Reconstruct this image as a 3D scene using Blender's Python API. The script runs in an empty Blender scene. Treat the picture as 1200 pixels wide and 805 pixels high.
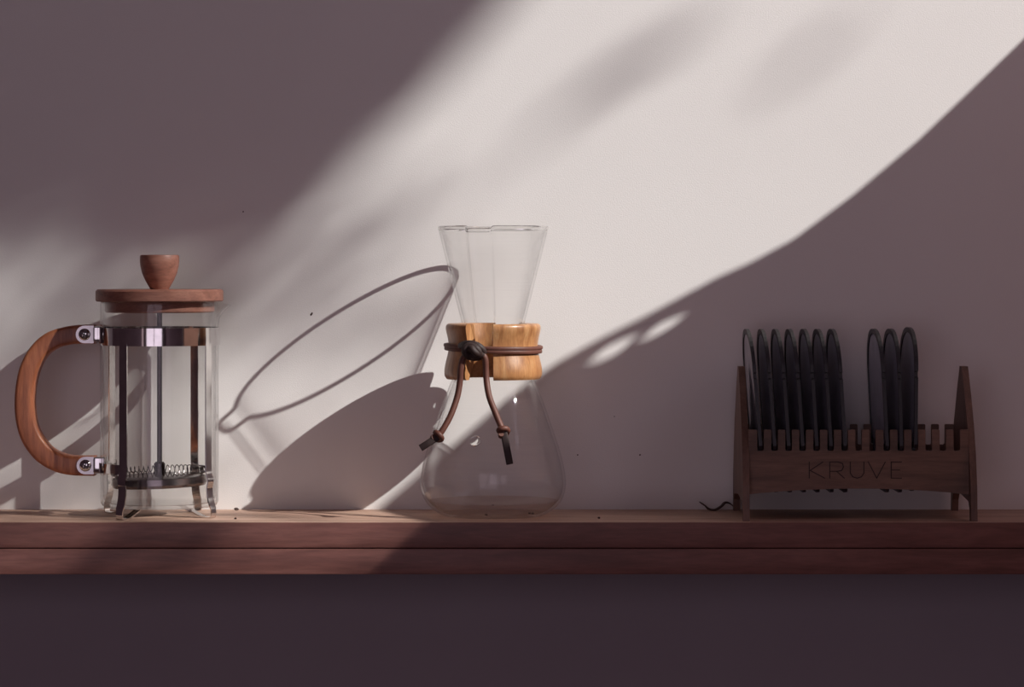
import bpy, bmesh, math, random
from mathutils import Vector, Matrix
random.seed(7)
PI = math.pi
scene = bpy.context.scene
C = scene.collection

# ------------------------------------------------------------------ camera, sky, sun, exposure
F, EYE, CAMD, H = 3653.0, 310.0, 2.7, 0.212        # focal length (px of a 1200 px frame), horizon row, distance to wall, eye height
cam_d = bpy.data.cameras.new('camera'); cam = bpy.data.objects.new('camera', cam_d); C.objects.link(cam)
cam.location = (0, -CAMD, H); cam.rotation_euler = (PI/2, 0, 0)
cam_d.sensor_width = 36; cam_d.lens = 36*F/1200; cam_d.shift_y = -(402.5-EYE)/1200
cam_d.clip_start = 0.05; cam_d.clip_end = 200
scene.camera = cam

SX, SZ = 1.85, 1.42                                 # sunlight: sideways and vertical travel per metre towards the wall
SUN = Vector((SX, -1, SZ)).normalized()
world = bpy.data.worlds.new('sky'); scene.world = world; world.use_nodes = True
wb = world.node_tree.nodes['Background']
wb.inputs[0].default_value = (0.985, 0.82, 0.98, 1); wb.inputs[1].default_value = 1.12
sun_d = bpy.data.lights.new('sun', 'SUN'); sun_o = bpy.data.objects.new('sun', sun_d); C.objects.link(sun_o)
sun_d.energy = 5.7; sun_d.angle = 0.0088; sun_d.color = (1.0, 0.985, 0.945)
sun_o.rotation_euler = SUN.to_track_quat('Z', 'Y').to_euler(); sun_o.location = (3, -1.6, 2.5)
sun_d.cycles.is_caustics_light = True
# window openings: right wall (y0,y1,z0,z1) and an added fill opening in the unseen front wall (x0,x1,z0,z1)
RX = 0.75
RW = (-0.92, -0.155, 0.10, 1.30)
FY = -3.4
FW = (-1.4, 0.35, -0.60, 1.05)
def portal(loc, rot, sx, sy):
    d = bpy.data.lights.new('window_daylight', 'AREA'); d.shape = 'RECTANGLE'; d.size = sx; d.size_y = sy
    d.cycles.is_portal = True
    o = bpy.data.objects.new('window_daylight', d); C.objects.link(o); o.location = loc; o.rotation_euler = rot
portal((RX+0.13, (RW[0]+RW[1])/2, (RW[2]+RW[3])/2), (0, PI/2, 0), RW[3]-RW[2], RW[1]-RW[0])
portal(((FW[0]+FW[1])/2, FY-0.13, (FW[2]+FW[3])/2), (PI/2, 0, 0), FW[1]-FW[0], FW[3]-FW[2])
vs = scene.view_settings
vs.view_transform = 'Standard'; vs.look = 'None'; vs.gamma = 1; vs.use_curve_mapping = False; vs.exposure = 0.0
scene.cycles.max_bounces = 16; scene.cycles.transmission_bounces = 14; scene.cycles.glossy_bounces = 6
scene.cycles.diffuse_bounces = 4; scene.cycles.transparent_max_bounces = 24
scene.cycles.sample_clamp_indirect = 4.0
scene.cycles.caustics_reflective = True; scene.cycles.caustics_refractive = True

# ------------------------------------------------------------------ helpers
def P(px, py, y=-0.066):
    """photo pixel at depth y -> world point"""
    D = CAMD + y
    return Vector(((px-600)*D/F, y, H-(py-EYE)*D/F))
def finish(bm, name, mat, parent=None, smooth=True, loc=None, angle=0.6):
    bmesh.ops.recalc_face_normals(bm, faces=bm.faces[:])
    me = bpy.data.meshes.new(name); bm.to_mesh(me); bm.free()
    if smooth:
        me.shade_smooth()
        try: me.set_sharp_from_angle(angle=angle)
        except Exception: pass
    me.materials.append(mat)
    o = bpy.data.objects.new(name, me); C.objects.link(o)
    if parent: o.parent = parent
    if loc is not None: o.location = loc
    return o
def thing(name, label, cat, loc, group=None, rotz=0):
    o = bpy.data.objects.new(name, None); C.objects.link(o); o.location = loc; o.rotation_euler = (0, 0, rotz)
    o.empty_display_size = 0.02
    o['label'] = label; o['category'] = cat
    if group: o['group'] = group
    return o
def tag(o, label, cat, group=None):
    o['label'] = label; o['category'] = cat
    if group: o['group'] = group
    return o
def struct(o): o['kind'] = 'structure'; return o
def box(bm, lo, hi, bevel=0.0, seg=2):
    r = bmesh.ops.create_cube(bm, size=1.0)
    vsx = r['verts']
    for v in vsx:
        v.co = Vector([lo[i] + (v.co[i]+0.5)*(hi[i]-lo[i]) for i in range(3)])
    if bevel > 0:
        es = list({e for v in vsx for e in v.link_edges})
        bmesh.ops.bevel(bm, geom=es, offset=bevel, segments=seg, profile=0.6, affect='EDGES')
def lathe(bm, prof, n=64, center=(0, 0), fn=None):
    """prof: list of (r,z); fn(r,z,phi)->r ; phi 0 points to the viewer (-y), +90 deg to +x"""
    rings = []
    for r, z in prof:
        if r < 1e-6:
            rings.append([bm.verts.new((center[0], center[1], z))])
        else:
            ring = []
            for k in range(n):
                a = 2*PI*k/n
                rr = fn(r, z, a) if fn else r
                zz = z
                if isinstance(rr, tuple): rr, zz = rr
                ring.append(bm.verts.new((center[0]+rr*math.sin(a), center[1]-rr*math.cos(a), zz)))
            rings.append(ring)
    for a, b in zip(rings[:-1], rings[1:]):
        if len(a) == 1 and len(b) == 1: continue
        for k in range(n):
            k2 = (k+1) % n
            if len(a) == 1: bm.faces.new((a[0], b[k], b[k2]))
            elif len(b) == 1: bm.faces.new((a[k], b[0], a[k2]))
            else: bm.faces.new((a[k], b[k], b[k2], a[k2]))
    return rings
def catmull(pts, sub=8, closed=False):
    pts = [Vector(p) for p in pts]; out = []; n = len(pts)
    rng = n if closed else n-1
    for i in range(rng):
        if closed: p0, p1, p2, p3 = pts[(i-1) % n], pts[i], pts[(i+1) % n], pts[(i+2) % n]
        else:
            p1, p2 = pts[i], pts[i+1]
            p0 = pts[i-1] if i > 0 else p1*2-p2
            p3 = pts[i+2] if i+2 < n else p2*2-p1
        for k in range(sub):
            t = k/sub
            out.append(0.5*((2*p1)+(p2-p0)*t+(2*p0-5*p1+4*p2-p3)*t*t+(3*p1-p0-3*p2+p3)*t**3))
    if not closed: out.append(pts[-1])
    return out
def sweep(bm, path, section, up=Vector((0, -1, 0)), closed=False, scale=None, rotmin=False):
    """sweep a 2D section (list of (a,b)) along path; a along side, b along up-ish"""
    n = len(path); rings = []; prev_side = None
    for i, p in enumerate(path):
        if closed: t = path[(i+1) % n]-path[i-1]
        else: t = path[min(i+1, n-1)]-path[max(i-1, 0)]
        t = t.normalized()
        if prev_side is None or not rotmin:
            side = t.cross(up)
            if side.length < 1e-4: side = t.orthogonal()
        else:
            side = prev_side - t*prev_side.dot(t)
        side.normalize(); prev_side = side
        u = side.cross(t).normalized()
        s = scale(i/(n-1)) if scale else 1.0
        rings.append([bm.verts.new(p+side*a*s+u*b*s) for a, b in section])
    m = len(section)
    for i in range(n if closed else n-1):
        A, B = rings[i], rings[(i+1) % n]
        for k in range(m):
            k2 = (k+1) % m
            bm.faces.new((A[k], A[k2], B[k2], B[k]))
    if not closed:
        bm.faces.new(rings[0][::-1]); bm.faces.new(rings[-1])
def circ(r, n=10, ry=None):
    ry = ry or r
    return [(r*math.cos(2*PI*k/n), ry*math.sin(2*PI*k/n)) for k in range(n)]
def rrect(w, h, r, n=3):
    out = []
    for cx, cy, a0 in ((w/2-r, h/2-r, 0), (-w/2+r, h/2-r, PI/2), (-w/2+r, -h/2+r, PI), (w/2-r, -h/2+r, 1.5*PI)):
        for k in range(n+1):
            a = a0+PI/2*k/n
            out.append((cx+r*math.cos(a), cy+r*math.sin(a)))
    return out
def plate(bm, outline, t0, t1, axis='y', holes=()):
    """extrude a closed 2D outline between t0 and t1 along axis; outline (a,b): axis y -> (x,z); axis x -> (y,z)"""
    def mk(p, t):
        return (p[0], t, p[1]) if axis == 'y' else (t, p[0], p[1])
    loops = [outline]+list(holes)
    allA, allB = [], []
    eA, eB = [], []
    for lp in loops:
        A = [bm.verts.new(mk(p, t0)) for p in lp]; B = [bm.verts.new(mk(p, t1)) for p in lp]
        m = len(lp)
        for k in range(m):
            bm.faces.new((A[k], A[(k+1) % m], B[(k+1) % m], B[k]))
        for k in range(m):
            eA.append(bm.edges.get((A[k], A[(k+1) % m]))); eB.append(bm.edges.get((B[k], B[(k+1) % m])))
    bmesh.ops.triangle_fill(bm, edges=eA, use_beauty=True)
    bmesh.ops.triangle_fill(bm, edges=eB, use_beauty=True)

# ------------------------------------------------------------------ materials
def mat(name):
    m = bpy.data.materials.new(name); m.use_nodes = True
    nt = m.node_tree; b = nt.nodes['Principled BSDF']
    return m, nt, b
def ramp(nt, fac, stops):
    r = nt.nodes.new('ShaderNodeValToRGB'); e = r.color_ramp.elements
    e[0].position, e[0].color = stops[0][0], (*stops[0][1], 1)
    e[1].position, e[1].color = stops[-1][0], (*stops[-1][1], 1)
    for p, c in stops[1:-1]:
        x = e.new(p); x.color = (*c, 1)
    nt.links.new(fac, r.inputs[0]); return r.outputs[0]
def coords(nt, scale, rot=(0, 0, 0)):
    tc = nt.nodes.new('ShaderNodeTexCoord'); mp = nt.nodes.new('ShaderNodeMapping')
    mp.inputs['Scale'].default_value = scale; mp.inputs['Rotation'].default_value = rot
    nt.links.new(tc.outputs['Object'], mp.inputs[0]); return mp.outputs[0]
def noise(nt, vec, scale, detail=4, rough=0.55, dist=0.0):
    n = nt.nodes.new('ShaderNodeTexNoise'); n.inputs['Scale'].default_value = scale
    n.inputs['Detail'].default_value = detail; n.inputs['Roughness'].default_value = rough
    n.inputs['Distortion'].default_value = dist
    nt.links.new(vec, n.inputs['Vector']); return n.outputs[0]
def bump(nt, b, h, strength, dist):
    n = nt.nodes.new('ShaderNodeBump'); n.inputs['Strength'].default_value = strength; n.inputs['Distance'].default_value = dist
    nt.links.new(h, n.inputs['Height']); nt.links.new(n.outputs[0], b.inputs['Normal'])
def wood(name, dark, mid, light, scale, rough=0.5, bs=0.15, nscale=14.0, coat=0.0):
    m, nt, b = mat(name)
    v = coords(nt, scale)
    n1 = noise(nt, v, nscale, 6, 0.6, 0.6)
    col = ramp(nt, n1, [(0.30, dark), (0.5, mid), (0.70, light)])
    n2 = noise(nt, v, nscale*6, 3, 0.6)
    mx = nt.nodes.new('ShaderNodeMix'); mx.data_type = 'RGBA'; mx.blend_type = 'MULTIPLY'; mx.inputs[0].default_value = 0.45
    nt.links.new(col, mx.inputs[6]); nt.links.new(ramp(nt, n2, [(0.3, (0.55, 0.55, 0.55)), (0.6, (1, 1, 1))]), mx.inputs[7])
    nt.links.new(mx.outputs[2], b.inputs['Base Color'])
    b.inputs['Roughness'].default_value = rough
    b.inputs['Coat Weight'].default_value = coat; b.inputs['Coat Roughness'].default_value = 0.15
    bump(nt, b, n2, bs, 0.0006)
    return m
def plaster(name, c0, c1, bs=0.35):
    m, nt, b = mat(name)
    v = coords(nt, (1, 1, 1))
    n1 = noise(nt, v, 5, 5, 0.6)
    nt.links.new(ramp(nt, n1, [(0.3, c0), (0.7, c1)]), b.inputs['Base Color'])
    b.inputs['Roughness'].default_value = 0.85; b.inputs['Specular IOR Level'].default_value = 0.25
    bump(nt, b, noise(nt, v, 900, 3, 0.6), bs, 0.0004)
    return m
def plain(name, col, rough=0.5, metal=0.0, spec=0.5):
    m, nt, b = mat(name)
    v = coords(nt, (1, 1, 1)); n1 = noise(nt, v, 60, 3)
    d = tuple(c*0.85 for c in col); l = tuple(min(1, c*1.1) for c in col)
    nt.links.new(ramp(nt, n1, [(0.3, d), (0.7, l)]), b.inputs['Base Color'])
    b.inputs['Roughness'].default_value = rough; b.inputs['Metallic'].default_value = metal
    b.inputs['Specular IOR Level'].default_value = spec
    return m
def glass(name, col=(1, 1, 1), ior=1.5, rough=0.0):
    m, nt, b = mat(name)
    nt.nodes.remove(b)
    g = nt.nodes.new('ShaderNodeBsdfGlass'); g.inputs['Color'].default_value = (*col, 1)
    g.inputs['IOR'].default_value = ior; g.inputs['Roughness'].default_value = rough
    nt.links.new(g.outputs[0], nt.nodes['Material Output'].inputs[0])
    return m
def thin_glass(name, caustic_bands=0.0, scale=(2, 2, 260), tint=(0.992, 0.991, 0.988), edge=0.85, base=0.022):
    """clear thin-walled glass: Schlick reflection over straight transmission, faint ring bands painted in to imitate caustic streaks"""
    m, nt, b = mat(name); nt.nodes.remove(b)
    lw = nt.nodes.new('ShaderNodeLayerWeight'); lw.inputs['Blend'].default_value = 0.5
    pw = nt.nodes.new('ShaderNodeMath'); pw.operation = 'POWER'; pw.inputs[1].default_value = 3.4
    nt.links.new(lw.outputs['Facing'], pw.inputs[0])
    ma = nt.nodes.new('ShaderNodeMath'); ma.operation = 'MULTIPLY_ADD'; ma.inputs[1].default_value = edge; ma.inputs[2].default_value = base
    nt.links.new(pw.outputs[0], ma.inputs[0])
    tr = nt.nodes.new('ShaderNodeBsdfTransparent'); gl = nt.nodes.new('ShaderNodeBsdfGlossy'); gl.inputs['Roughness'].default_value = 0.015
    tr.inputs[0].default_value = (*tint, 1)
    if caustic_bands > 0:
        v = coords(nt, scale); n = noise(nt, v, 3.0, 5, 0.7)
        nt.links.new(ramp(nt, n, [(0.38, (1-caustic_bands, 1-caustic_bands*1.03, 1-caustic_bands*1.06)), (0.60, (0.996, 0.996, 0.994))]), tr.inputs[0])
    mx = nt.nodes.new('ShaderNodeMixShader')
    nt.links.new(ma.outputs[0], mx.inputs[0]); nt.links.new(tr.outputs[0], mx.inputs[1]); nt.links.new(gl.outputs[0], mx.inputs[2])
    nt.links.new(mx.outputs[0], nt.nodes['Material Output'].inputs[0])
    return m
def blocker_mat(name, col):
    m, nt, b = mat(name)
    v = coords(nt, (1, 1, 1)); n = noise(nt, v, 300, 2)
    b.inputs['Roughness'].default_value = 0.9
    c = ramp(nt, n, [(0.3, tuple(x*0.85 for x in col)), (0.7, col)])
    nt.links.new(c, b.inputs['Base Color'])
    t = nt.nodes.new('ShaderNodeBsdfTranslucent'); nt.links.new(c, t.inputs[0])
    mx = nt.nodes.new('ShaderNodeMixShader'); mx.inputs[0].default_value = 0.14
    nt.links.new(b.outputs[0], mx.inputs[1]); nt.links.new(t.outputs[0], mx.inputs[2])
    nt.links.new(mx.outputs[0], nt.nodes['Material Output'].inputs[0])
    return m
M = {}
M['wall'] = plaster('white_plaster', (0.785, 0.752, 0.735), (0.81, 0.778, 0.76))
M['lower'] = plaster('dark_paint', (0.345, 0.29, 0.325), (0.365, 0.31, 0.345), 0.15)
M['room'] = plaster('room_paint', (0.25, 0.18, 0.20), (0.28, 0.20, 0.225), 0.2)
M['floor'] = wood('floor_wood', (0.12, 0.06, 0.04), (0.2, 0.1, 0.07), (0.26, 0.14, 0.09), (1, 6, 6), 0.5, nscale=2)
M['shelf_top'] = wood('worn_shelf_wood', (0.40, 0.235, 0.175), (0.53, 0.335, 0.25), (0.62, 0.42, 0.32), (1, 7, 7), 0.6, nscale=9)
M['shelf_front'] = wood('stained_shelf_wood', (0.145, 0.056, 0.045), (0.21, 0.082, 0.066), (0.265, 0.112, 0.092), (1, 9, 9), 0.45, nscale=9)
M['bamboo'] = wood('bamboo_handle_wood', (0.27, 0.085, 0.042), (0.43, 0.14, 0.065), (0.55, 0.21, 0.095), (9, 9, 1), 0.4, nscale=18)
M['lid'] = wood('lid_wood', (0.21, 0.085, 0.058), (0.29, 0.12, 0.083), (0.36, 0.16, 0.11), (1.5, 6, 9), 0.5, nscale=14)
M['collar'] = wood('collar_wood', (0.30, 0.12, 0.045), (0.46, 0.215, 0.085), (0.58, 0.32, 0.145), (9, 9, 1.2), 0.38, nscale=16, coat=0.25)
M['walnut'] = wood('walnut', (0.12, 0.058, 0.036), (0.19, 0.095, 0.06), (0.24, 0.125, 0.08), (1, 8, 9), 0.5, nscale=14)
M['walnut_v'] = wood('walnut_upright', (0.10, 0.05, 0.036), (0.16, 0.08, 0.055), (0.21, 0.11, 0.075), (8, 8, 1), 0.5, nscale=14)
M['engrave'] = plain('engraved_burn', (0.045, 0.025, 0.020), 0.8)
M['leather'] = plain('brown_leather', (0.13, 0.045, 0.03), 0.55)
M['leather_cut'] = plain('dark_leather', (0.035, 0.018, 0.016), 0.6)
M['chrome'] = plain('chrome', (0.72, 0.70, 0.69), 0.09, 1.0)
M['bracket'] = plain('bracket_steel', (0.36, 0.34, 0.34), 0.2, 1.0)
M['rod'] = plain('rod_steel', (0.11, 0.095, 0.095), 0.25, 1.0)
M['steel'] = plain('dark_steel', (0.20, 0.175, 0.175), 0.25, 1.0)
M['black'] = plain('black_plastic', (0.022, 0.019, 0.024), 0.45)
M['mesh'] = plain('sieve_mesh', (0.40, 0.38, 0.45), 0.5, 0.0)
M['twig'] = plain('dried_leaf', (0.05, 0.025, 0.02), 0.8)
M['leaf'] = plain('tree_leaf', (0.07, 0.12, 0.03), 0.6)
M['bark'] = plain('bark', (0.12, 0.08, 0.055), 0.9)
M['blocker'] = blocker_mat('blocker_cloth', (0.75, 0.42, 0.30))  # translucent so the added sheet also gives a soft side glow
M['white'] = plain('window_paint', (0.6, 0.57, 0.55), 0.5)
M['glass'] = thin_glass('clear_glass')
M['blown'] = thin_glass('clear_blown_glass', 0.012, base=0.014, edge=0.8)
M['rim'] = glass('rim_glass', (0.99, 0.99, 0.985), 1.47)
M['water'] = thin_glass('pale_coffee_residue', tint=(0.965, 0.905, 0.87), edge=0.5)

# ------------------------------------------------------------------ room
def slab(name, lo, hi, m, parent=None, bevel=0):
    bm = bmesh.new(); box(bm, lo, hi, bevel)
    o = finish(bm, name, m, parent, smooth=bevel > 0)
    return o
LX, ZF, ZC = -1.7, -1.0, 1.75
wall_back = struct(slab('wall_back', (LX-0.1, 0, -0.0432), (RX+0.1, 0.12, ZC), M['wall']))
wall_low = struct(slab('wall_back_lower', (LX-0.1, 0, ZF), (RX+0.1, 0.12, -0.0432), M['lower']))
struct(slab('floor', (LX-0.1, FY-0.1, ZF-0.1), (RX+0.1, 0.12, ZF), M['floor']))
struct(slab('ceiling', (LX-0.1, FY-0.1, ZC), (RX+0.1, 0.12, ZC+0.1), M['room']))
struct(slab('wall_left', (LX-0.1, FY, ZF), (LX, 0, ZC), M['room']))
bm = bmesh.new()
y0, y1, z0, z1 = RW
plate(bm, [(FY, ZF), (0, ZF), (0, ZC), (FY, ZC)], RX, RX+0.1, 'x', [[(y0, z0), (y1, z0), (y1, z1), (y0, z1)]])
struct(finish(bm, 'wall_right', M['room'], smooth=False))
bm = bmesh.new()
x0, x1, z0, z1 = FW
plate(bm, [(LX, ZF), (RX, ZF), (RX, ZC), (LX, ZC)], FY-0.1, FY, 'y', [[(x0, z0), (x1, z0), (x1, z1), (x0, z1)]])
struct(finish(bm, 'wall_front', M['room'], smooth=False))
# small nicks and flecks in the plaster
for px, py, w, h, a in ((365, 368, 2.4, 5, 0.5), (285, 248, 1.6, 2.2, 0), (750, 533, 2.0, 2.0, 0), (677, 533, 1.8, 1.8, 0), (720, 488, 1.3, 1.3, 0)):
    bm = bmesh.new()
    bmesh.ops.create_icosphere(bm, subdivisions=1, radius=1.0)
    p = P(px, py, 0)
    for v in bm.verts: v.co = Vector((v.co.x*w*0.0004, v.co.y*0.0004, v.co.z*h*0.0004))
    o = finish(bm, 'plaster_nick', M['twig'], wall_back, loc=p); o.rotation_euler = (0, a, 0)
# right window: frame, added unseen sheet cut to shape the light's sharp lower edge
win = bpy.data.objects.new('window_1', None); C.objects.link(win); struct(win)
y0, y1, z0, z1 = RW
for lo, hi in (((RX-0.01, y0-0.04, z1), (RX+0.11, y1+0.04, z1+0.04)), ((RX-0.01, y0-0.04, z0-0.03), (RX+0.11, y1+0.04, z0)),
               ((RX-0.01, y0-0.04, z0), (RX+0.11, y0, z1)), ((RX-0.01, y1, z0), (RX+0.11, y1+0.04, z1))):
    slab('window_frame', lo, hi, M['white'], win, 0.003)
def to_wall(u, v):
    D = CAMD; return (u-600)*D/F, H-(v-EYE)*D/F
def to_right(u, v, X=RX+0.03):
    xw, zw = to_wall(u, v); d = (X-xw)/SX
    return -d, zw+SZ*d
EDGE = [(1330, -80), (1200, 45), (1140, 103), (1075, 165), (1000, 228), (930, 280), (880, 307), (840, 325), (760, 368), (700, 398),
        (650, 426), (600, 462), (500, 548), (400, 632), (142, 879), (77, 939), (-150, 1150)]
edge = [to_right(*e) for e in EDGE]
z0 = RW[2]
outline = [(min(e[0], RW[1]), e[1]) for e in edge]
outline = [(RW[1], outline[0][1])] + outline + [(RW[0], outline[-1][1]), (RW[0], z0), (RW[1], z0)]
holes = [[to_right(*q) for q in ((690, 424), (705, 423), (725, 413), (741, 399), (744, 394), (728, 398), (705, 410))],
         [to_right(*q) for q in ((751, 398), (765, 395), (785, 384), (803, 370), (790, 372), (770, 381))]]
bm = bmesh.new(); es = []
for lp in [outline]+holes:
    vl = [bm.verts.new((RX+0.03, a, b)) for a, b in lp]
    es += [bm.edges.new((vl[k], vl[(k+1) % len(vl)])) for k in range(len(vl))]
bmesh.ops.triangle_fill(bm, edges=es, use_beauty=True)
finish(bm, 'light_blocker', M['blocker'], win, smooth=False)
bm = bmesh.new(); sweep(bm, [Vector((RX+0.04, RW[0], 0.60)), Vector((RX+0.04, RW[1], 0.60))], circ(0.005, 8))
finish(bm, 'blocker_rod', M['steel'], win)
win2 = bpy.data.objects.new('window_fill', None); C.objects.link(win2); struct(win2)  # unseen window added behind the camera for ambient fill
x0, x1, z0, z1 = FW
for lo, hi in (((x0-0.05, FY-0.11, z1), (x1+0.05, FY+0.01, z1+0.05)), ((x0-0.05, FY-0.11, z0-0.05), (x1+0.05, FY+0.01, z0)),
               ((x0-0.05, FY-0.11, z0), (x0, FY+0.01, z1)), ((x1, FY-0.11, z0), (x1+0.05, FY+0.01, z1)),
               (((x0+x1)/2-0.03, FY-0.08, z0), ((x0+x1)/2+0.03, FY-0.03, z1))):
    slab('window_frame', lo, hi, M['white'], win2, 0.003)

# ------------------------------------------------------------------ tree outside: soft shade
def interp(x, tab):
    if x <= tab[0][0]: return tab[0][1]
    for (a, fa), (b, fb) in zip(tab[:-1], tab[1:]):
        if x <= b: return fa+(fb-fa)*(x-a)/(b-a)
    return tab[-1][1]
UB = [(-300, 840), (-80, 655), (0, 590), (80, 525), (140, 462), (215, 392), (250, 368), (330, 300)]
def seg_d(u, v, a, b):
    ax, ay = a; bx, by = b; dx, dy = bx-ax, by-ay
    t = max(0, min(1, ((u-ax)*dx+(v-ay)*dy)/(dx*dx+dy*dy)))
    return math.hypot(u-ax-t*dx, v-ay-t*dy)
def cover(u, v):
    low = interp(u, [(60, 0.58), (220, 0.46), (330, 0.36), (430, 0.27), (500, 0.15), (560, 0.0)])*interp(v, [(390, 1), (440, 0.2 if u > 230 else 0.6)])
    c = 0.0
    if u < interp(v, UB): c = interp(v, [(235, 0.988), (330, 0.8*low+0.25), (420, low)])
    if v > 240: c = max(c, low)
    if seg_d(u, v, (400, 255), (540, 195)) < 20: c = max(c, 0.42)
    if seg_d(u, v, (640, 150), (800, 45)) < 16: c = max(c, 0.27)
    if seg_d(u, v, (930, 75), (1010, 45)) < 14: c = max(c, 0.62)
    if seg_d(u, v, (-230, 960), (-100, 850)) < 50: c = max(c, 0.7)
    if u > 350 and v > 420: c = 0
    return c
bm = bmesh.new()
area = PI/4*55*28*0.36
cnt = 0
for k in range(60000):
    u = random.uniform(-700, 1100); v = random.uniform(-350, 1150)
    c = cover(u, v)
    if c <= 0: continue
    lam = -math.log(1-c)/area*1800*1500/60000
    if random.random() > lam: continue
    xw, zw = to_wall(u, v)
    p = Vector((xw, 0, zw))+SUN*random.uniform(5.6, 6.6)
    # leaf roughly facing the light
    q = SUN.to_track_quat('Z', 'Y').to_matrix() @ Matrix.Rotation(random.uniform(0, 2*PI), 3, 'Z') @ Matrix.Rotation(random.uniform(-0.6, 0.6), 3, 'X')
    a, b_ = 0.012*random.uniform(0.8, 1.2), 0.0063*random.uniform(0.8, 1.2)
    vs_ = [bm.verts.new(p+q @ Vector(w)) for w in ((-a, 0, 0), (-a*0.4, b_*0.85, 0.002), (a*0.25, b_, 0.002), (a, 0, 0), (a*0.25, -b_, 0.002), (-a*0.4, -b_*0.85, 0.002))]
    bm.faces.new(vs_); cnt += 1
print('leaves', cnt)
base = SUN*6.1
tree = thing('garden_tree', 'leafy garden tree outside the right window', 'tree', (base.x-0.6, base.y-0.4, ZF))
o = finish(bm, 'foliage', M['leaf'], None, smooth=False); o.parent = tree; o.matrix_parent_inverse = Matrix.Translation(-tree.location); o['kind'] = 'stuff'
bm = bmesh.new()
sweep(bm, catmull([(0, 0, -0.3), (0.05, 0.03, 2), (-0.05, 0, 3), (0.0, 0.05, 4.2)], 6), circ(0.11, 10), scale=lambda t: 1.2-0.8*t, rotmin=True)
finish(bm, 'trunk', M['bark'], tree)

# ------------------------------------------------------------------ shelf
SD = 0.135
shelf = thing('wooden_shelf', 'long reddish brown wooden shelf of two stacked boards against the wall', 'shelf', (0, 0, 0))
bm = bmesh.new(); box(bm, (LX, -SD, -0.0212), (RX, 0, 0), 0.0012)
o = finish(bm, 'board', M['shelf_front'], shelf)
o.data.materials.append(M['shelf_top'])
for f in o.data.polygons:
    if f.normal.z > 0.9: f.material_index = 1
bm = bmesh.new(); box(bm, (LX, -SD+0.0006, -0.0430), (RX, 0, -0.0218), 0.0010)
finish(bm, 'board', M['shelf_front'], shelf)

# ------------------------------------------------------------------ french press
K = (CAMD-0.066)/F                                   # metres per pixel at the objects' plane
PX = (187-600)*K; PY = -0.066
press = thing('french_press', 'glass french press coffee maker with chrome frame and curved wooden handle', 'french press', (PX, PY, 0))
def pz(py): return H-(py-EYE)*K
R = 69*K
# glass beaker with a small beak on the right
zb, zt, T = 0.0075, pz(353), 0.0024
prof = [(0, zb), (R*0.6, zb), (R-0.005, zb+0.0004), (R-0.0015, zb+0.0018), (R, zb+0.005)]
prof += [(R, zb+0.005+(zt-0.020-zb-0.005)*k/14) for k in range(1, 15)]
prof += [(R, zt-0.014), (R, zt-0.009), (R, zt-0.005), (R, zt-0.002), (R-0.0004, zt-0.0005), (R-T/2, zt), (R-T+0.0004, zt-0.0005)]
Ri = R-T
prof += [(Ri, zt-0.002), (Ri, zt-0.005), (Ri, zt-0.009), (Ri, zt-0.014)]
prof += [(Ri, zt-0.020-(zt-0.020-zb-0.009)*k/14) for k in range(0, 15)]
prof += [(Ri-0.0015, zb+0.0050), (Ri-0.005, zb+0.0034), (R*0.6, zb+0.003), (0, zb+0.003)]
def beak(r, z, a):
    d = abs((a-PI/2+PI) % (2*PI)-PI)
    s = max(0, 1-d/0.30); h = max(0, min(1, (z-(zt-0.018))/0.018))
    e = (s*s*(3-2*s))*h**1.6
    return (r+0.0115*e, z-0.003*e)
bm = bmesh.new(); lathe(bm, prof, 128, fn=beak)
press_glass = finish(bm, 'glass_beaker', M['glass'], press, angle=1.2)
# lid
zl0, zl1 = pz(353.2), pz(339)
bm = bmesh.new(); RL = 74.5*K
lathe(bm, [(0, zl0), (RL-0.001, zl0), (RL, zl0+0.001), (RL, zl1-0.0015), (RL-0.0015, zl1), (0, zl1)], 96)
lid = finish(bm, 'lid', M['lid'], press, angle=0.5)
bm = bmesh.new(); zp = pz(366); RP = Ri-0.0013
lathe(bm, [(0, zp), (RP-0.001, zp), (RP, zp+0.001), (RP, zl0), (0, zl0)], 96)
finish(bm, 'lid_plug', M['lid'], lid, angle=0.5)
bm = bmesh.new()
lathe(bm, [(0, pz(339.2)), (10.5*K, pz(339.2)), (12.5*K, pz(336)), (17*K, pz(328)), (20.5*K, pz(320)), (22.4*K, pz(312)), (23*K, pz(306)),
           (22.9*K, pz(300.5)), (22.2*K, pz(299)), (21*K, pz(298.6)), (0, pz(298.6))], 64)
finish(bm, 'knob', M['lid'], lid, angle=0.8)
# plunger
bm = bmesh.new(); zd = pz(557)
lathe(bm, [(0, zp), (3*K, zp), (3*K, zd), (0, zd)], 20)
rod = finish(bm, 'plunger_rod', M['rod'], press)
bm = bmesh.new()
lathe(bm, [(0, pz(541)), (4.5*K, pz(541)), (6.5*K, pz(543)), (6.5*K, pz(557)), (0, pz(557))], 24)
finish(bm, 'nut', M['rod'], rod)
plz = zd
RD = 55.0*K
bm = bmesh.new()
lathe(bm, [(0, plz+0.001), (RD*0.9, plz+0.001), (RD, plz-0.001), (RD+0.0006, plz-0.006), (RD-0.001, plz-0.0085), (RD-0.003, plz-0.0085), (RD-0.003, plz-0.0035), (0, plz-0.0035)], 72)
disc = finish(bm, 'filter_disc', M['steel'], press)
disc.rotation_euler = (0, -0.035, 0); disc.location = (0.0008, 0, -0.0005)
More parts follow.
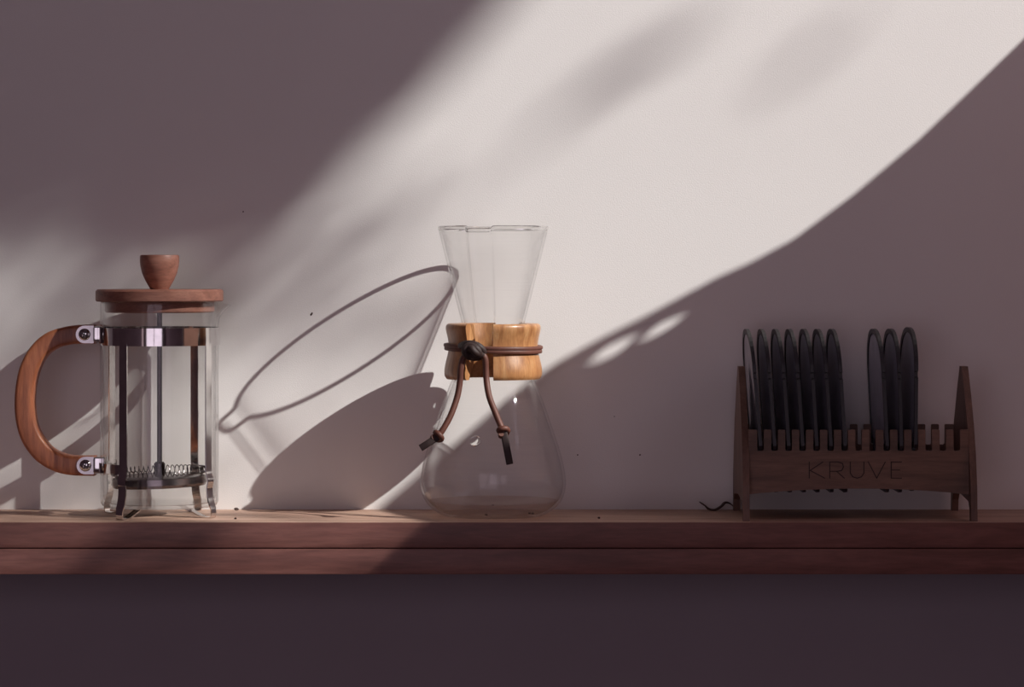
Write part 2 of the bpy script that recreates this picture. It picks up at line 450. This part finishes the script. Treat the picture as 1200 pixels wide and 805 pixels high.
# coil spring round the filter
bm = bmesh.new(); turns = 58; path = []
for k in range(turns*8):
    a = 2*PI*k/(turns*8); b = 2*PI*k/8
    rr = RD-0.0012+0.0019*math.cos(b)
    path.append(Vector((rr*math.sin(a), -rr*math.cos(a), plz+0.0042+0.0026*math.sin(b))))
sweep(bm, path, circ(0.00042, 5), up=Vector((0, 0, 1)), closed=True)
finish(bm, 'coil_spring', M['steel'], disc)
# chrome band
def ring_band(bm, r0, r1, za, zb_, n=96):
    lathe(bm, [(r0, za), (r1, za), (r1, zb_), (r0, zb_), (r0, za)], n)
zb1, zb0 = pz(383.5), pz(404)
bm = bmesh.new(); ring_band(bm, R+0.0002, R+0.0012, zb0, zb1)
band = finish(bm, 'frame_band', M['chrome'], press, angle=0.5)
# four straps running down to bent feet
def strap(phi):
    w, t = 0.0078, 0.0011
    er = Vector((math.sin(phi), -math.cos(phi), 0)); et = Vector((math.cos(phi), math.sin(phi), 0))
    ro = R+0.0006
    pts = [(ro, zb0+0.002), (ro, pz(450)), (ro, pz(500)), (ro, pz(540)), (ro+0.0004, pz(552)), (ro+0.0022, pz(560)), (ro+0.0012, pz(570)),
           (ro+0.0022, pz(582)), (ro+0.0050, pz(594)), (ro+0.0052, 0.0020), (ro+0.0035, 0.0006), (ro-0.004, 0.0007), (ro-0.013, 0.0040), (ro-0.020, 0.0068)]
    bm = bmesh.new()
    path = catmull([er*r+Vector((0, 0, z)) for r, z in pts], 4)
    rings = []
    n = len(path)
    for i, p in enumerate(path):
        tg = (path[min(i+1, n-1)]-path[max(i-1, 0)]).normalized()
        nr = tg.cross(et).normalized()
        ww = w*(1.0 if i < n*0.6 else 0.85)
        rings.append([bm.verts.new(p+et*sx*ww/2+nr*sy*t/2) for sx, sy in ((-1, -1), (1, -1), (1, 1), (-1, 1))])
    for a, b in zip(rings[:-1], rings[1:]):
        for k in range(4): bm.faces.new((a[k], a[(k+1) % 4], b[(k+1) % 4], b[k]))
    bm.faces.new(rings[0][::-1]); bm.faces.new(rings[-1])
    return finish(bm, 'leg', M['chrome'], press, angle=0.5)
for ph in (-30, 60, 150, -120): strap(math.radians(ph))
# base ring joining the legs above the feet
# handle of bent wood
def hp(px, py): return Vector(((px-187)*K, 0, pz(py)))
outer = [(112, 380.5), (96, 380.5), (76, 383), (54, 391), (36, 408), (24, 432), (19, 462), (20, 492), (28, 518), (44, 539), (64, 551), (84, 556), (112, 557)]
inner = [(112, 402.5), (98, 402.5), (82, 404), (68, 408), (55, 418), (46, 436), (41, 462), (42, 488), (48, 507), (60, 523), (74, 531), (90, 534), (112, 534)]
oc = catmull([hp(*q) for q in outer], 6); ic = catmull([hp(*q) for q in inner], 6)
bm = bmesh.new(); rings = []
hw = 0.0105
for a, b in zip(oc, ic):
    c = (a+b)/2; d = (a-b)/2; L = d.length; d = d.normalized()
    sec = rrect(L*2, hw*2, 0.0028, 3)
    rings.append([bm.verts.new(c+d*s+Vector((0, 1, 0))*t) for s, t in sec])
m_ = len(rings[0])
for A, B in zip(rings[:-1], rings[1:]):
    for k in range(m_): bm.faces.new((A[k], A[(k+1) % m_], B[(k+1) % m_], B[k]))
bm.faces.new(rings[0][::-1]); bm.faces.new(rings[-1])
handle = finish(bm, 'handle', M['bamboo'], press, angle=0.7)
# brackets with screws
def bracket(py, xl, xr, wrap):
    bm = bmesh.new()
    zc = pz(py); h2 = 0.0074
    # tongue with a round end lying on the viewer's side of the wood
    out = []
    cx = (xl-187)*K+h2
    for k in range(13):
        a = PI/2+PI*k/12
        out.append((cx+h2*math.cos(a), zc+h2*math.sin(a)))
    out += [((xr-187)*K, zc-h2), ((xr-187)*K, zc+h2)]
    plate(bm, out, -hw-0.0013, -hw-0.0001, 'y')
    out2 = [((xr-187)*K-0.0012, zc-h2*0.95), ((xr-187)*K, zc-h2*0.95), ((xr-187)*K, zc+h2*0.95), ((xr-187)*K-0.0012, zc+h2*0.95)]
    o = finish(bm, 'bracket', M['bracket'], press, angle=0.5)
    bm = bmesh.new()
    lathe(bm, [(0, 0.0018), (0.0030, 0.0016), (0.0046, 0.0006), (0.0050, 0), (0.0050, -0.001), (0, -0.001)], 28)
    bmesh.ops.rotate(bm, verts=bm.verts, cent=(0, 0, 0), matrix=Matrix.Rotation(PI/2, 3, 'X'))
    s = finish(bm, 'screw', M['chrome'], o, loc=(cx, -hw-0.0013, zc), angle=1.0)
    bm = bmesh.new()
    for r in (0.4, 0.4+PI/2):
        b2 = bmesh.new(); box(b2, (-0.0026, -0.0021, -0.00045), (0.0026, -0.0012, 0.00045))
        bmesh.ops.rotate(b2, verts=b2.verts, cent=(0, 0, 0), matrix=Matrix.Rotation(r, 3, 'Y'))
        me = bpy.data.meshes.new('t'); b2.to_mesh(me); b2.free(); bm.from_mesh(me); bpy.data.meshes.remove(me)
    bmesh.ops.translate(bm, verts=bm.verts, vec=(cx, -hw-0.0013, zc))
    finish(bm, 'screw_slot', M['black'], o, smooth=False)
    # block between the wood and the frame
    bm = bmesh.new()
    box(bm, ((xr-187)*K-0.0015, -hw-0.0013, zc-h2*0.92), ((xr-187)*K+wrap, hw*0.6, zc+h2*0.92), 0.0012)
    finish(bm, 'bracket_neck', M['chrome'], o, angle=0.5)
bracket(391.5, 91, 112, 0.0065)
bracket(544.5, 92, 112, 0.0090)
# short lower band that carries the bottom of the handle
bm = bmesh.new()
n = 20; ra, rb = R+0.0002, R+0.0013
pa = [math.radians(-127+ (92)*k/n) for k in range(n+1)]
vsr = []
for a in pa:
    vsr.append([bm.verts.new((r*math.sin(a), -r*math.cos(a), z)) for r, z in ((ra, pz(552)), (rb, pz(552)), (rb, pz(541)), (ra, pz(541)))])
for A, B in zip(vsr[:-1], vsr[1:]):
    for k in range(4): bm.faces.new((A[k], A[(k+1) % 4], B[(k+1) % 4], B[k]))
bm.faces.new(vsr[0][::-1]); bm.faces.new(vsr[-1])
finish(bm, 'lower_band', M['chrome'], press, angle=0.5)

# ------------------------------------------------------------------ pour-over carafe
CX = (578-600)*K; CY = -0.0692
car = thing('pour_over_carafe', 'hourglass glass pour-over coffee carafe with wooden collar and leather tie', 'carafe', (CX, CY, 0))
PH0 = math.radians(-14)
cp = [(0, 606.3), (30, 606.2), (50, 605), (63, 601), (74, 593), (81.5, 583), (84.5, 572), (85, 562), (82.5, 545), (77, 524), (69, 500), (60, 474), (49, 446),
      (41, 428), (35.5, 412), (34, 402), (34.5, 392), (37, 378), (44, 350), (52, 318), (59, 290), (64.5, 267)]
cpc = catmull([Vector((r, y, 0)) for r, y in cp], 4)
T2 = 0.0022
outp = [(max(0, v.x)*K, max(0.0002, pz(v.y))) for v in cpc]
outp[0] = (0, outp[0][1])
inn = []
for i, (r, z) in enumerate(outp):
    a = outp[max(i-1, 0)]; b = outp[min(i+1, len(outp)-1)]
    tx, tz = b[0]-a[0], b[1]-a[1]; L = math.hypot(tx, tz) or 1
    inn.append((max(0, r-tz/L*T2), z+tx/L*T2))
inn[0] = (0, outp[0][1]+T2)
tr, tzz = outp[-1]
prof = outp + [(tr+0.0001, tzz+0.0007), (tr-T2*0.5, tzz+0.0012), (tr-T2*0.95, tzz+0.0007)] + inn[::-1]
zn, zr = pz(415), pz(265)
def groove(r, z, a):
    d = ((a-PH0+PI) % (2*PI)-PI)
    k = max(0, min(1, (z-zn)/(zr-zn)))
    if k <= 0: return r
    half = 0.22+0.10*(1-k)
    s = abs(d)/half
    if s > 1.6: return r
    e = 1/(1+math.exp((s-1)*16))
    amp = 0.0058*min(1, k*3.0)
    lip = max(0, (k-0.95)/0.05)
    return (r+amp*e+0.0015*lip*e, z-0.0022*lip*e)
bm = bmesh.new(); lathe(bm, prof, 224, fn=groove)
car_glass = finish(bm, 'glass_body', M['blown'], car, angle=1.3)
# bead round the lip, added for the dark arc of its shadow
bm = bmesh.new(); path = []
for k in range(224):
    a = 2*PI*k/224; g = groove(tr-T2*0.5, zr, a)
    rr, zz = g if isinstance(g, tuple) else (g, zr)
    path.append(Vector((rr*math.sin(a), -rr*math.cos(a), zz+tzz-zr-0.0003)))
sweep(bm, path, circ(0.0012, 14, 0.0018), up=Vector((0, 0, 1)), closed=True)
rim = finish(bm, 'lip', M['rim'], car_glass, angle=3.0)
rim.cycles.is_caustics_caster = True
wall_back.cycles.is_caustics_receiver = True
# glass button on the belly
bm = bmesh.new()
lathe(bm, [(0, 0.0022), (0.0020, 0.0021), (0.0036, 0.0014), (0.0046, 0.0), (0.0044, -0.0008), (0, -0.0008)], 32)
yb = 513; rb_ = 72.5*K; ang = math.asin((558-578)*K/rb_)
button = finish(bm, 'glass_button', M['rim'], car_glass, angle=1.2)
nrm = Vector((math.sin(ang), -math.cos(ang), 0.42)).normalized()
button.location = (rb_*math.sin(ang), -rb_*math.cos(ang), pz(yb)); button.location = button.location+nrm*0.0010
button.rotation_euler = nrm.to_track_quat('Z', 'Y').to_euler()
# coffee residue
zl = pz(586)
def inner_r(z):
    for (r0_, z0_), (r1_, z1_) in zip(inn[:-1], inn[1:]):
        if z0_ <= z <= z1_: return r0_+(r1_-r0_)*(z-z0_)/max(1e-9, z1_-z0_)
    return 0
lp = [(max(0, r-0.0002), z+0.0002) for r, z in inn if z+0.0002 < zl]; lp[0] = (0, lp[0][1])
rl = inner_r(zl)-0.0002
lp += [(rl, zl), (rl-0.002, zl-0.0003), (0, zl-0.0003)]
bm = bmesh.new(); lathe(bm, lp, 96)
liquid = finish(bm, 'liquid', M['water'], car, angle=0.9)
for px, py, dy in ((578, 588, -0.030), (570, 598, -0.045), (620, 596.5, -0.040), (624, 597, -0.038)):
    b2 = bmesh.new(); bmesh.ops.create_icosphere(b2, subdivisions=1, radius=0.0011)
    for v in b2.verts: v.co = Vector((v.co.x*random.uniform(0.8, 1.6), v.co.y, v.co.z*0.7))
    finish(b2, 'coffee_ground', M['twig'], liquid, loc=((px-578)*K, dy, max(0.0045, pz(py)-(dy)*-0.0)+0.0))
# wooden collar: two halves with gaps at front and back
cprof_out = [(52.5, 379), (55, 381), (55.5, 386), (53.5, 395), (52.3, 404), (53, 413), (55.6, 424), (57.2, 433), (56.8, 440), (54.5, 443.8)]
cprof_in = [(49, 443.8), (40, 426), (36.5, 412), (36, 402), (37.5, 392), (39.8, 379)]
def collar_half(a0, a1):
    pc = catmull([Vector((r, y, 0)) for r, y in cprof_out], 3)
    loop = [(v.x*K, pz(v.y)) for v in pc]+[(r*K, pz(y)) for r, y in cprof_in]
    n = 48; bm = bmesh.new(); rings = []
    for k in range(n+1):
        a = math.radians(a0+(a1-a0)*k/n)
        rings.append([bm.verts.new((r*math.sin(a), -r*math.cos(a), z)) for r, z in loop])
    m = len(loop)
    for A, B in zip(rings[:-1], rings[1:]):
        for k in range(m): bm.faces.new((A[k], A[(k+1) % m], B[(k+1) % m], B[k]))
    c0 = bm.faces.new(rings[0][::-1]); c1 = bm.faces.new(rings[-1])
    es = [e for e in c0.edges]+[e for e in c1.edges]
    return finish(bm, 'collar_half', M['collar'], car, angle=0.6)
collar_half(0.5, 130); collar_half(-183, -34.5)
# leather tie
def ringpt(a, py, r): return Vector((r*K*math.sin(a), -r*K*math.cos(a), pz(py)))
bm = bmesh.new()
path = []
n = 90
for k in range(n):
    a = 2*PI*k/n
    path.append(ringpt(a, 405.5+3.0*math.cos(a-0.9)*0.6, 54.6))
sweep(bm, path, rrect(0.0052, 0.0030, 0.0011, 2), up=Vector((0, 0, 1)), closed=True)
# section a = radial, b = vertical -> want tall and thin
tie = finish(bm, 'leather_tie', M['leather'], car)
bm = bmesh.new()
n = 90
path = [ringpt(2*PI*k/n, 409.5+2.0*math.cos(2*PI*k/n-1.2), 55.3) for k in range(n)]
sweep(bm, path, rrect(0.0030, 0.0034, 0.0010, 2), up=Vector((0, 0, 1)), closed=True)
finish(bm, 'tie_loop', M['leather'], tie)
def lp_(px, py, dy): return Vector(((px-578)*K, dy, pz(py)))
def cord(pts, r, m, parent, name, sub=8, sec=None):
    bm = bmesh.new(); sweep(bm, catmull(pts, sub), sec or circ(r, 8), rotmin=True)
    return finish(bm, name, m, parent, angle=0.9)
yf = -58*K
knot = cord([lp_(541, 404, yf+0.010), lp_(546, 402, yf+0.001), lp_(553, 401, yf-0.004), lp_(562, 404, yf-0.006), lp_(567, 410, yf-0.004), lp_(563, 416, yf-0.001), lp_(555, 417, yf-0.003),
             lp_(548, 414, yf-0.006), lp_(546, 408, yf-0.007), lp_(551, 403, yf-0.007), lp_(559, 406, yf-0.009), lp_(562, 412, yf-0.008), lp_(556, 415, yf-0.007),
             lp_(549, 411, yf-0.004), lp_(553, 406, yf-0.010), lp_(558, 411, yf-0.0105), lp_(566, 414, yf-0.004)], 0.0030, M['leather_cut'], tie, 'knot')
tl = cord([lp_(550, 411, yf-0.004), lp_(544, 418, yf-0.005), lp_(541, 430, yf-0.005), lp_(540, 445, yf-0.004), lp_(537, 462, yf-0.006), lp_(530, 482, yf-0.010), lp_(522, 497, yf-0.013), lp_(516, 506, yf-0.014)],
          0.0026, M['leather'], tie, 'tail')
tr_ = cord([lp_(564, 411, yf-0.004), lp_(569, 418, yf-0.004), lp_(570, 432, yf-0.003), lp_(571, 446, yf-0.004), lp_(574, 462, yf-0.009), lp_(581, 480, yf-0.014), lp_(587, 494, yf-0.018), lp_(591, 502, yf-0.019)],
           0.0026, M['leather'], tie, 'tail')
def knot_small(c, axis, parent, tail_to):
    # overhand stopper: two crossing loops round the cord, then the cut end
    axis = axis.normalized(); s = axis.orthogonal().normalized(); t = axis.cross(s)
    pts = []
    for k in range(11):
        a = 2*PI*k/10*1.5
        pts.append(c+(s*math.cos(a)+t*math.sin(a))*0.0036+axis*(0.0026*math.sin(a*0.66+0.6)))
    cord(pts, 0.0023, M['leather'], parent, 'stopper_knot', 5)
    cord([c, c*0.45+tail_to*0.55+Vector((0, -0.001, 0)), tail_to], 0.0025, M['leather_cut'], parent, 'cut_end', 4, rrect(0.0058, 0.0040, 0.0009, 2))
knot_small(lp_(515, 507.5, yf-0.014), Vector((-0.5, -0.1, -0.9)), tl, lp_(495.5, 520, yf-0.015))
knot_small(lp_(590.5, 501, yf-0.019), Vector((0.35, -0.2, -0.9)), tr_, lp_(597.5, 538, yf-0.019))

# ------------------------------------------------------------------ sieve stand
SXL, SXR = 0.1935, 0.3815
stand = thing('sieve_stand', 'dark walnut slotted stand with tapered end panels and engraved lettering', 'stand', ((SXL+SXR)/2, -0.068, 0))
sx0 = (SXL+SXR)/2; sy0 = -0.068
def end_panel(x):
    # (y,z) outline relative to the stand
    fr = [(-0.0060, 0.0), (-0.0600, 0.0)]
    left = [(-0.0600, 0.0), (-0.0575, 0.030), (-0.0505, 0.055), (-0.0400, 0.078), (-0.0230, 0.104), (-0.0060, 0.1262)]
    right = [(-y, z) for y, z in left[::-1]]
    arch = [(0.0515, 0.0), (0.0500, 0.010), (0.0440, 0.0155), (0, 0.0185), (-0.0440, 0.0155), (-0.0500, 0.010), (-0.0515, 0.0)]
    bm = bmesh.new(); plate(bm, left+right+arch, x-0.0027, x+0.0027, 'x')
    return finish(bm, 'end_panel', M['walnut_v'], stand, smooth=False)
end_panel(SXL-sx0); end_panel(SXR-sx0)
PITCH = 0.01163; NSL = 15
xa, xb = SXL-sx0+0.0027, SXR-sx0-0.0027
def rail(yc, name):
    zt_, zs, zbot, zarch = 0.0750, 0.0575, 0.0215, 0.0262
    pts = []
    n = 24
    for k in range(n+1):
        t = k/n; pts.append((xa+(xb-xa)*t, zbot+(zarch-zbot)*(1-(2*t-1)**2)))
    first = xa+(xb-xa-(NSL-1)*PITCH)/2
    top = [(xb, zt_)]
    sw = 0.0054
    for k in range(NSL-1, -1, -1):
        c = first+k*PITCH
        top += [(c+sw/2+0.0006, zt_), (c+sw/2, zt_-0.0006), (c+sw/2, zs+0.001), (c+sw/2-0.001, zs), (c-sw/2+0.001, zs), (c-sw/2, zs+0.001), (c-sw/2, zt_-0.0006), (c-sw/2-0.0006, zt_)]
    top.append((xa, zt_))
    bm = bmesh.new(); plate(bm, pts+top, yc-0.0026, yc+0.0026, 'y')
    return finish(bm, name, M['walnut'], stand, smooth=False), first
yfr = -0.0445
front, first = rail(yfr, 'slotted_rail')
rail(0.0445, 'slotted_rail')
# engraved letters K R U V E
def letters():
    bm = bmesh.new(); y = yfr-0.00275
    D = CAMD+sy0+yfr
    def q(px, py): return Vector(((px-600)*D/F-sx0, y, H-(py-EYE)*D/F))
    def stroke(a, b, w=0.00085):
        A, B = q(*a), q(*b); d = (B-A).normalized(); s = Vector((-d.z, 0, d.x))*w/2
        A = A-d*w/3; B = B+d*w/3
        vs2 = [bm.verts.new(p+Vector((0, yy, 0))) for yy in (-0.00012, 0.0004) for p in (A-s, B-s, B+s, A+s)]
        for f in ((0, 1, 2, 3), (7, 6, 5, 4), (0, 4, 5, 1), (1, 5, 6, 2), (2, 6, 7, 3), (3, 7, 4, 0)): bm.faces.new([vs2[i] for i in f])
    t, b = 541, 560
    def pl(pts):
        for i in range(len(pts)-1): stroke(pts[i], pts[i+1])
    pl([(948, t), (948, b)]); pl([(964, t), (949, 551), (966, b)])
    pl([(972, b), (972, t), (982, t), (987, 543), (988, 547), (986, 551), (981, 552), (973, 552)]); pl([(980, 552), (989, b)])
    pl([(996, t), (996, 554), (999, 558.5), (1004, b), (1009, 558.5), (1012, 554), (1012, t)])
    pl([(1017, t), (1027, b), (1037, t)])
    pl([(1056, t), (1044, t), (1044, b), (1056, b)]); pl([(1044, 550.5), (1054, 550.5)])
    return finish(bm, 'lettering', M['engrave'], front, smooth=False)
letters()

# ------------------------------------------------------------------ sieves in the stand
def sieve_outline(d=0.0, notch=True):
    """(y,z) outline about the slot floor: wide rounded body above, narrower tongue hanging between the rails"""
    h, zt_, ah = 0.0535-d, 0.1000-d, 0.034
    pts = []
    for k in range(21):
        a = PI*k/20; ca, sa = math.cos(a), math.sin(a)
        pts.append((h*math.copysign(abs(ca)**0.85, ca), zt_-ah+ah*abs(sa)**0.95))
    if notch:
        zz = zt_-ah-0.001
        pts += [(-h, zz), (-h+0.0034, zz-0.001), (-h+0.0034, zz-0.005), (-h, zz-0.006)]
    w = 0.0400-d; zb_ = -0.036+d; r = 0.008
    pts += [(-h, 0.004+d), (-h+0.003, 0.0008+d), (-w, 0.0008+d)]
    for k in range(5): a = PI+PI/2*k/4; pts.append((-w+r+r*math.cos(a), zb_+r+r*math.sin(a)))
    for k in range(5): a = 1.5*PI+PI/2*k/4; pts.append((w-r+r*math.cos(a), zb_+r+r*math.sin(a)))
    pts += [(w, 0.0008+d), (h-0.003, 0.0008+d), (h, 0.004+d)]
    return pts
def sieve_meshes():
    hole = sieve_outline(0.0042, False)
    bm = bmesh.new(); plate(bm, sieve_outline(), -0.0014, 0.0014, 'x', [hole])
    fo = finish(bm, 'sieve_frame', M['black'], smooth=False)
    bm = bmesh.new()
    plate(bm, sieve_outline(0.0038, False), -0.0004, 0.0004, 'x')
    mo = finish(bm, 'sieve_mesh', M['mesh'], smooth=False)
    return fo, mo
fo, mo = sieve_meshes()
slots = [(1, -4.6, 'leftmost black coffee sieve in the walnut stand, leaning left'), (2, -4.2, 'second black coffee sieve from the left in the walnut stand'),
         (3, -4.0, 'third black coffee sieve from the left in the walnut stand'), (4, -4.0, 'fourth black coffee sieve from the left in the walnut stand'),
         (5, -3.6, 'fifth black coffee sieve from the left in the walnut stand'), (6, -3.6, 'sixth black sieve from the left, one before the gap in the row'),
         (7, -3.4, 'seventh black sieve from the left, just left of the gap in the row'), (10, -3.0, 'black sieve just right of the gap, leftmost of the right three'),
         (11, -1.6, 'middle one of the three black sieves right of the gap'), (12, 0.6, 'rightmost and tallest black sieve in the walnut stand')]
for i, (s, lean, lab) in enumerate(slots):
    e = thing('coffee_sieve', lab, 'sieve', (sx0+first+(s-1)*PITCH, sy0, 0.0580 if s != 12 else 0.0592), 'black sieves standing in the walnut stand')
    e.rotation_euler = (0, math.radians(lean), 0)
    a, b = (fo, mo) if i == 0 else (fo.copy(), mo.copy())
    for x in (a, b):
        if i: C.objects.link(x)
        x.parent = e

# ------------------------------------------------------------------ small things on the shelf
bm = bmesh.new()
def wp(px, py, y=-0.012): return P(px, py, y)
pts = [wp(820, 586, -0.006), wp(826, 590, -0.008), wp(831, 594, -0.012), wp(838, 595, -0.016), wp(845, 591, -0.014), wp(850, 586.5, -0.010), wp(856, 588, -0.008), wp(862, 594, -0.010)]
org = Vector((wp(838, 597).x, -0.012, 0))
path = [p-org for p in catmull(pts, 5)]
mn = min(p.z for p in path)
path = [p-Vector((0, 0, mn-0.0007)) for p in path]
sweep(bm, path, rrect(0.0012, 0.0045, 0.0004, 1), scale=lambda t: 0.35+1.1*math.sin(PI*min(1, 0.1+t*0.85)))
tag(finish(bm, 'dried_leaf', M['twig'], loc=org), 'small curled dark dried leaf lying by the wall left of the stand', 'leaf')
for i, (px, y, r, lab) in enumerate(((277, -0.012, 2.6, 'larger dark crumb at the wall right of the french press'), (276, -0.105, 1.6, 'tiny dark crumb near the shelf edge right of the french press'),
                     (702, -0.10, 1.7, 'tiny dark crumb on the shelf right of the glass carafe'))):
    bm = bmesh.new(); bmesh.ops.create_icosphere(bm, subdivisions=2, radius=r*K)
    for v in bm.verts: v.co = Vector((v.co.x*(1+random.uniform(-.3, .3)), v.co.y*(1+random.uniform(-.3, .3)), v.co.z*(0.6+random.uniform(-.2, .2))))
    zm = min(v.co.z for v in bm.verts)
    tag(finish(bm, 'crumb', M['twig'], loc=((px-600)*(CAMD+y)/F, y, -zm)), lab, 'crumb')
